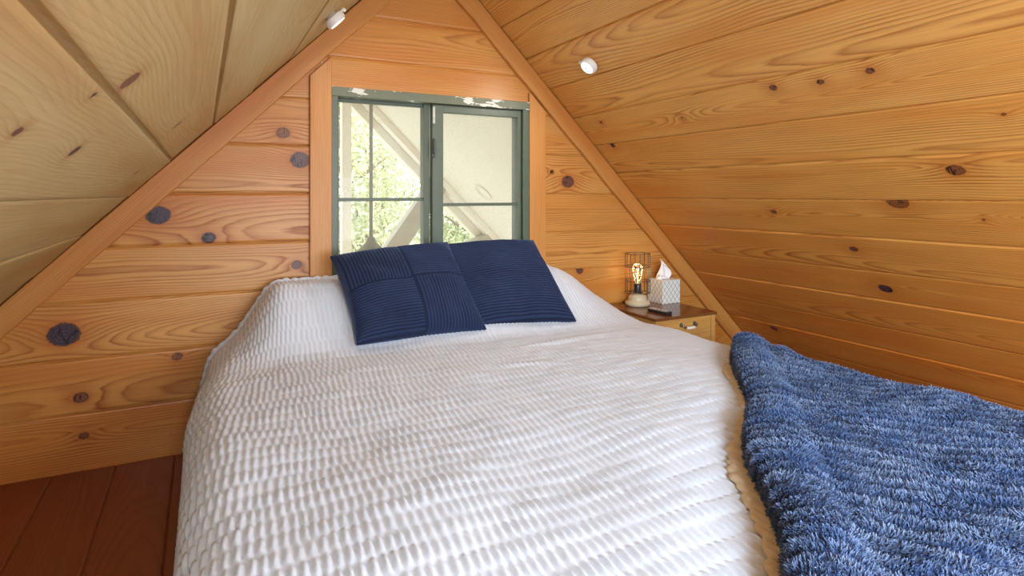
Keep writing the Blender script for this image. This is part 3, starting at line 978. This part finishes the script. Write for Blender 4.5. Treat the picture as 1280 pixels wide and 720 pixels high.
# the tissue: a folded sheet rising out of the slot
n = 34
u = np.linspace(-1, 1, n); U, W = np.meshgrid(u, np.linspace(0, 1, n))
prof = .040 * (1 - W ** 1.6) * (0.75 + .5 * np.sin(W * 3.0)) + .004
X = U * prof - .026 * W * W + .020 * np.sin(W * 2.6) - .002
Y = .012 * np.sin(U * 4.2 + W * 2) * (1 - .5 * W) + .012 * (U * U) * (1 - W)
Z = hh - .004 + W * .108 - .018 * (U + .2) ** 2 * W + .006 * np.sin(U * 7) * W * (1 - W)
Pt = st(X, Y, Z)
Pt2 = st(X * .8 + .014, Y + .010 + .006 * U, hh - .004 + (Z - hh + .004) * .62)
Pt3 = st(X * .9 - .022, Y - .012, hh - .004 + (Z - hh + .004) * .26)
V = np.concatenate([p.reshape(-1, 3) for p in (Pt, Pt2, Pt3)])
F = np.concatenate([grid_faces(n, n) + k * n * n for k in range(3)])
o = np_mesh('tissue', V, F, M['tissue'], tb, True)
o['label'] = 'white tissue pulled up'
md = o.modifiers.new('thick', 'SOLIDIFY'); md.thickness = .0012

# ------------------------------------------------------------------ remote control
rc = thing('remote_control', 'small black and silver remote control lying on the nightstand front', 'remote control', (1.938, -.292, NZ))
rc.rotation_euler = (0, 0, math.radians(3))
bm = bmesh.new(); add_box(bm, (0, 0, .007), (.040, .128, .013), .004)
obj('case', bm, M['black'], rc)
bm = bmesh.new(); add_box(bm, (0, .006, .0138), (.032, .106, .0016), .0006)
fp = obj('face_panel', bm, M['silver'], rc)
for k in range(3):
    bm = bmesh.new(); add_lathe(bm, [(0, .0), (.004, .0), (.0038, .0012), (0, .0014)], 12, (0, -.03 + .022 * k, .0146))
    obj('button', bm, M['black'], fp)

# ------------------------------------------------------------------ puck lights
def puck(loc, zdir, xdir, label, pw):
    t = thing('puck_light', label, 'light', loc, 'stick on puck lights')
    z = Vector(zdir).normalized(); x = Vector(xdir); x = (x - z * x.dot(z)).normalized(); y = z.cross(x)
    t.rotation_euler = Matrix((x, y, z)).transposed().to_euler()
    bm = bmesh.new()
    add_lathe(bm, [(0, 0), (.022, 0), (.022, .008), (.035, .010), (.037, .014), (.037, .030), (.034, .035), (.029, .036), (.0, .036)], 40)
    b = obj('housing', bm, M['puck'], t, True)
    bm = bmesh.new()
    add_lathe(bm, [(.0295, .0362), (.0285, .0385), (.018, .0395), (0, .040)], 36)
    o = obj('lens', bm, M['puck_lens'], t, True); o['label'] = 'glowing white lens'
    bm = bmesh.new()
    add_lathe(bm, [(.0032, .0398), (.0028, .0412), (0, .0416)], 12)
    obj('sensor_eye', bm, M['sensor'], t, True)
    bm = bmesh.new()
    add_box(bm, (.035, 0, .014), (.026, .008, .008), .002)
    add_lathe(bm, [(0, .008), (.006, .010), (.007, .016), (.0055, .022), (0, .024)], 14, (.050, 0, 0))
    obj('pull_tab', bm, M['puck'], t, True)
    ld = bpy.data.lights.new('puck_glow', 'AREA'); ld.shape = 'DISK'; ld.size = .055; ld.energy = pw; ld.color = (1.0, .95, .86)
    lo = bpy.data.objects.new('puck_glow', ld); C.objects.link(lo)
    lo.location = Vector(loc) + z * .042; lo.rotation_euler = (-z).to_track_quat('Z', 'Y').to_euler()
    return t
puck((1.4475 + .0, -.434, 2.95 - 1.4475), (-SQ, 0, -SQ), (-.35, .9, .35), 'round white puck light glowing on the right sloping ceiling', 3)
puck((.386, -.414, 1.561), (SQ, 0, -SQ), (.7, .1, .7), 'white puck light seen edge-on at the top of the left rake board', 2)

# ------------------------------------------------------------------ outside: porch roof, braces, lantern, trees
PY = 2.62
def slab(name, pts, thick, mat):
    return obj(name, prism(pts, thick), mat)
bm = bmesh.new()
o = slab('porch_roof', [(RX, .125, RZ), (RX, PY, RZ), (4.2, PY, 2.95 - 4.2), (4.2, .125, 2.95 - 4.2)], (.04, 0, .04), M['cream'])
struct(o, 'cream underside of the porch roof outside the window', 'roof')
o = slab('porch_roof', [(RX, .125, RZ), (RX, PY, RZ), (-2.4, PY, 1.175 - 2.4), (-2.4, .125, 1.175 - 2.4)], (-.04, 0, .04), M['cream'])
struct(o, 'left slope of the porch roof outside, above the window', 'roof')
# fly rafter on the outer edge of the right slope, with a fillet
def rafter(y0, y1, drop, mat, name, label):
    pts = [(RX, y0, RZ - .002), (4.2, y0, 2.95 - 4.2 - .002), (4.2 - drop, y0, 2.95 - 4.2 - drop), (RX - drop * 0 , y0, RZ - 2 * drop)]
    o = obj(name, prism(pts, (0, y1 - y0, 0)), mat)
    return struct(o, label, 'beam')
rafter(2.50, 2.60, .085, M['creamtrim'], 'beam_1', 'pale sloping fly rafter at the porch roof edge')
rafter(2.38, 2.495, .038, M['cream'], 'beam_2', 'thin cream fillet inside the porch fly rafter')
def bar(name, p, q, w, d, mat, label, cat='beam'):
    p, q = Vector(p), Vector(q); ax = (q - p).normalized(); sd = Vector((0, 1, 0)).cross(ax).normalized()
    out = [p + sd * w / 2, p - sd * w / 2, q - sd * w / 2, q + sd * w / 2]
    o = obj(name, prism([tuple(v - Vector((0, d / 2, 0))) for v in out], (0, d, 0)), mat)
    return struct(o, label, cat)
bar('beam_3', (1.22, 2.44, .20), (1.845, 2.44, 1.06), .15, .11, M['beam'], 'grey diagonal porch brace seen through the left pane')
bar('beam_4', (1.70, 2.44, .30), (2.40, 2.44, .535), .17, .11, M['beam'], 'pale porch tie at the bottom of the right pane')
struct(obj('column_1', bx(1.00, 1.075, 2.40, 2.48, -2.6, 1.93, .004), M['cream']), 'pale porch post at the left edge of the window view', 'post')

pen = thing('pendant_lamp', 'grey porch lamp hanging on a long rod outside the left pane', 'lamp', (.931, 1.2, 2.015))
bm = bmesh.new(); add_tube(bm, [(0, 0, 0), (0, 0, -.6), (0, 0, -1.33)], .011, 10)
obj('rod', bm, M['pipe'], pen, True)
bm = bmesh.new(); add_lathe(bm, [(0.012, -1.325), (.022, -1.335), (.030, -1.36), (.10, -1.43), (.115, -1.46), (.110, -1.46), (.02, -1.36), (0, -1.35)], 28)
obj('shade', bm, M['pipe'], pen, True)
bm = bmesh.new(); bmesh.ops.create_uvsphere(bm, u_segments=16, v_segments=10, radius=.03, matrix=Matrix.Translation((0, 0, -1.39)))
obj('bulb', bm, M['china'], pen, True)

sv = thing('soffit_vent', 'round cream vent disc on the porch soffit in the right pane', 'vent', (1.98 , 1.807, .97))
sv.rotation_euler = Matrix.Rotation(math.radians(-135), 4, 'Y').to_euler()
bm = bmesh.new(); add_lathe(bm, [(0, -.002), (.085, -.002), (.085, .010), (.078, .014), (.074, .008), (0, .008)], 36)
obj('flange', bm, M['cream'], sv, True)

bm = bmesh.new()
bmesh.ops.create_grid(bm, x_segments=2, y_segments=2, size=30, matrix=Matrix.Translation((0, 25, -2.6)))
struct(obj('ground', bm, M['ground']), 'pale grass below the trees outside', 'ground')

def tree(x, y, h, rad, nl, mat, label, seed):
    r = np.random.default_rng(seed)
    t = thing('tree', label, 'tree', (x, y, -2.6), 'trees outside the window')
    bm = bmesh.new()
    add_tube(bm, [(0.05 * math.sin(k * 1.7), .05 * math.cos(k * 2.1), h * k / 8) for k in range(9)], [.13 - .012 * k for k in range(9)], 10)
    for k in range(9):
        a = r.random() * 2 * PI; z = h * (.3 + .6 * r.random()); ll = rad * (.5 + .4 * r.random())
        add_tube(bm, [(0, 0, z), (ll * .5 * math.cos(a), ll * .5 * math.sin(a), z + ll * .25), (ll * math.cos(a), ll * math.sin(a), z + ll * .6)], [.05, .03, .012], 6)
    obj('trunk', bm, M['bark'], t, True)
    # clumps of leaves
    nc = 46
    cc = r.normal(0, 1, (nc, 3)); cc /= np.linalg.norm(cc, axis=1, keepdims=True)
    cc *= (r.random((nc, 1)) ** .4)
    cc = cc * np.array([rad, rad, h * .42]) + np.array([0, 0, h * .58])
    ci = r.integers(0, nc, nl)
    p = cc[ci] + r.normal(0, 1, (nl, 3)) * np.array([.30, .30, .24])
    d1 = r.normal(0, 1, (nl, 3)); d1 /= np.linalg.norm(d1, axis=1, keepdims=True)
    d2 = np.cross(d1, r.normal(0, 1, (nl, 3))); d2 /= np.linalg.norm(d2, axis=1, keepdims=True)
    sz = .035 + .035 * r.random((nl, 1))
    V = np.stack([p - d1 * sz, p + d2 * sz * .45, p + d1 * sz, p - d2 * sz * .45], 1).reshape(-1, 3)
    F = np.arange(nl * 4).reshape(-1, 4)
    np_mesh('foliage', V, F, mat, t, False, {'rnd': np.repeat(r.random(nl), 4)})
tree(1.9, 7.0, 5.6, 1.1, 12000, M['leaf'], 'pale leafy tree seen through the upper left pane', 3)
tree(4.7, 7.9, 4.6, 1.2, 12000, M['leaf_dark'], 'leafy tree seen low in the right pane behind the porch tie', 4)
tree(3.9, 11.9, 6.2, 1.8, 12000, M['leaf'], 'leafy tree between the other two, farther back', 8)

# ------------------------------------------------------------------ light
w = bpy.data.worlds.new('World'); bpy.context.scene.world = w
w.use_nodes = True
nt = w.node_tree; nt.nodes.clear()
wo = nt.nodes.new('ShaderNodeOutputWorld'); bg = nt.nodes.new('ShaderNodeBackground')
tc = nt.nodes.new('ShaderNodeTexCoord'); sp = nt.nodes.new('ShaderNodeSeparateXYZ'); cr = nt.nodes.new('ShaderNodeValToRGB')
nt.links.new(tc.outputs['Generated'], sp.inputs[0]); nt.links.new(sp.outputs[2], cr.inputs[0])
cr.color_ramp.elements[0].position = 0.0; cr.color_ramp.elements[0].color = (1.0, 0.99, 0.94, 1)
cr.color_ramp.elements[1].position = 1.0; cr.color_ramp.elements[1].color = (0.80, 0.90, 1.0, 1)
nt.links.new(cr.outputs[0], bg.inputs[0]); bg.inputs[1].default_value = 3.3
nt.links.new(bg.outputs[0], wo.inputs[0])

def area(name, loc, tgt, sx, sy, power, col):
    l = bpy.data.lights.new(name, 'AREA'); l.shape = 'RECTANGLE'; l.size = sx; l.size_y = sy
    l.energy = power; l.color = col
    o = bpy.data.objects.new(name, l); C.objects.link(o); o.location = loc
    o.rotation_euler = (Vector(tgt) - Vector(loc)).to_track_quat('-Z', 'Y').to_euler()
    return o
area('daylight_back_window', ((BX0 + BX1) / 2, YB + .02, (BZ0 + BZ1) / 2), ((BX0 + BX1) / 2 - .1, 0, .75), BX1 - BX0, BZ1 - BZ0, 70, (0.66, 0.84, 1.0))
ROOF_FILL = [((2.95 - 1.30, -2.72, 1.30), (-SQ, 0, -SQ), 38, (.60, .80, 1.0)), ((-1.175 + 1.15, -3.75, 1.15), (SQ, 0, -SQ), 195, (.68, .85, 1.0))]  # unseen fill lamps added on both slopes for side light
for i, (c, n, pw, colr) in enumerate(ROOF_FILL):
    c = Vector(c); n = Vector(n)
    # added fill lamp on the slope, out of view, dressed with frame boards
    fr = bpy.data.objects.new('window_%d' % (i + 2), None); C.objects.link(fr); fr.location = c
    t = Vector((0, 0, 1)); t = (t - n * t.dot(n)).normalized(); yv = Vector((0, 1, 0)); xv = yv.cross(n)
    fr.rotation_euler = Matrix((xv, yv, n)).transposed().to_euler()
    struct(fr, 'roof light in the sloping ceiling behind the viewer', 'window')
    bm = bmesh.new()
    for sx, sy, dx, dy in ((.40, 0, .05, .9), (-.40, 0, .05, .9), (0, .425, .75, .05), (0, -.425, .75, .05)):
        add_box(bm, (sx, sy, .012), (dx, dy, .03), .003)
    obj('frame', bm, M['casing'], fr)
    area('daylight_roof', c + n * .02, c + n, .74, .8, pw, colr)
l = bpy.data.lights.new('lamp_glow', 'POINT'); l.energy = .25; l.color = (1, .66, .32); l.shadow_soft_size = .02
o = bpy.data.objects.new('lamp_glow', l); C.objects.link(o); o.location = (LX, LY, NZ + .17)

# ------------------------------------------------------------------ camera
cam = bpy.data.cameras.new('camera')
cam.sensor_fit = 'HORIZONTAL'; cam.sensor_width = 36.0
cam.lens = 36.0 * 747 / 1280
cam.shift_y = -117 / 1280
cam.clip_start = 0.02
co = bpy.data.objects.new('camera', cam); C.objects.link(co)
co.location = (0, -2.5, .95)
co.rotation_euler = (PI / 2, 0, -math.radians(27.4))
sc = bpy.context.scene
sc.camera = co
sc.view_settings.view_transform = 'Standard'
sc.view_settings.look = 'None'
sc.view_settings.exposure = 0.0
sc.view_settings.gamma = 1.0
sc.view_settings.use_curve_mapping = False
sc.cycles.max_bounces = 10
sc.cycles.diffuse_bounces = 6
sc.cycles.transparent_max_bounces = 12
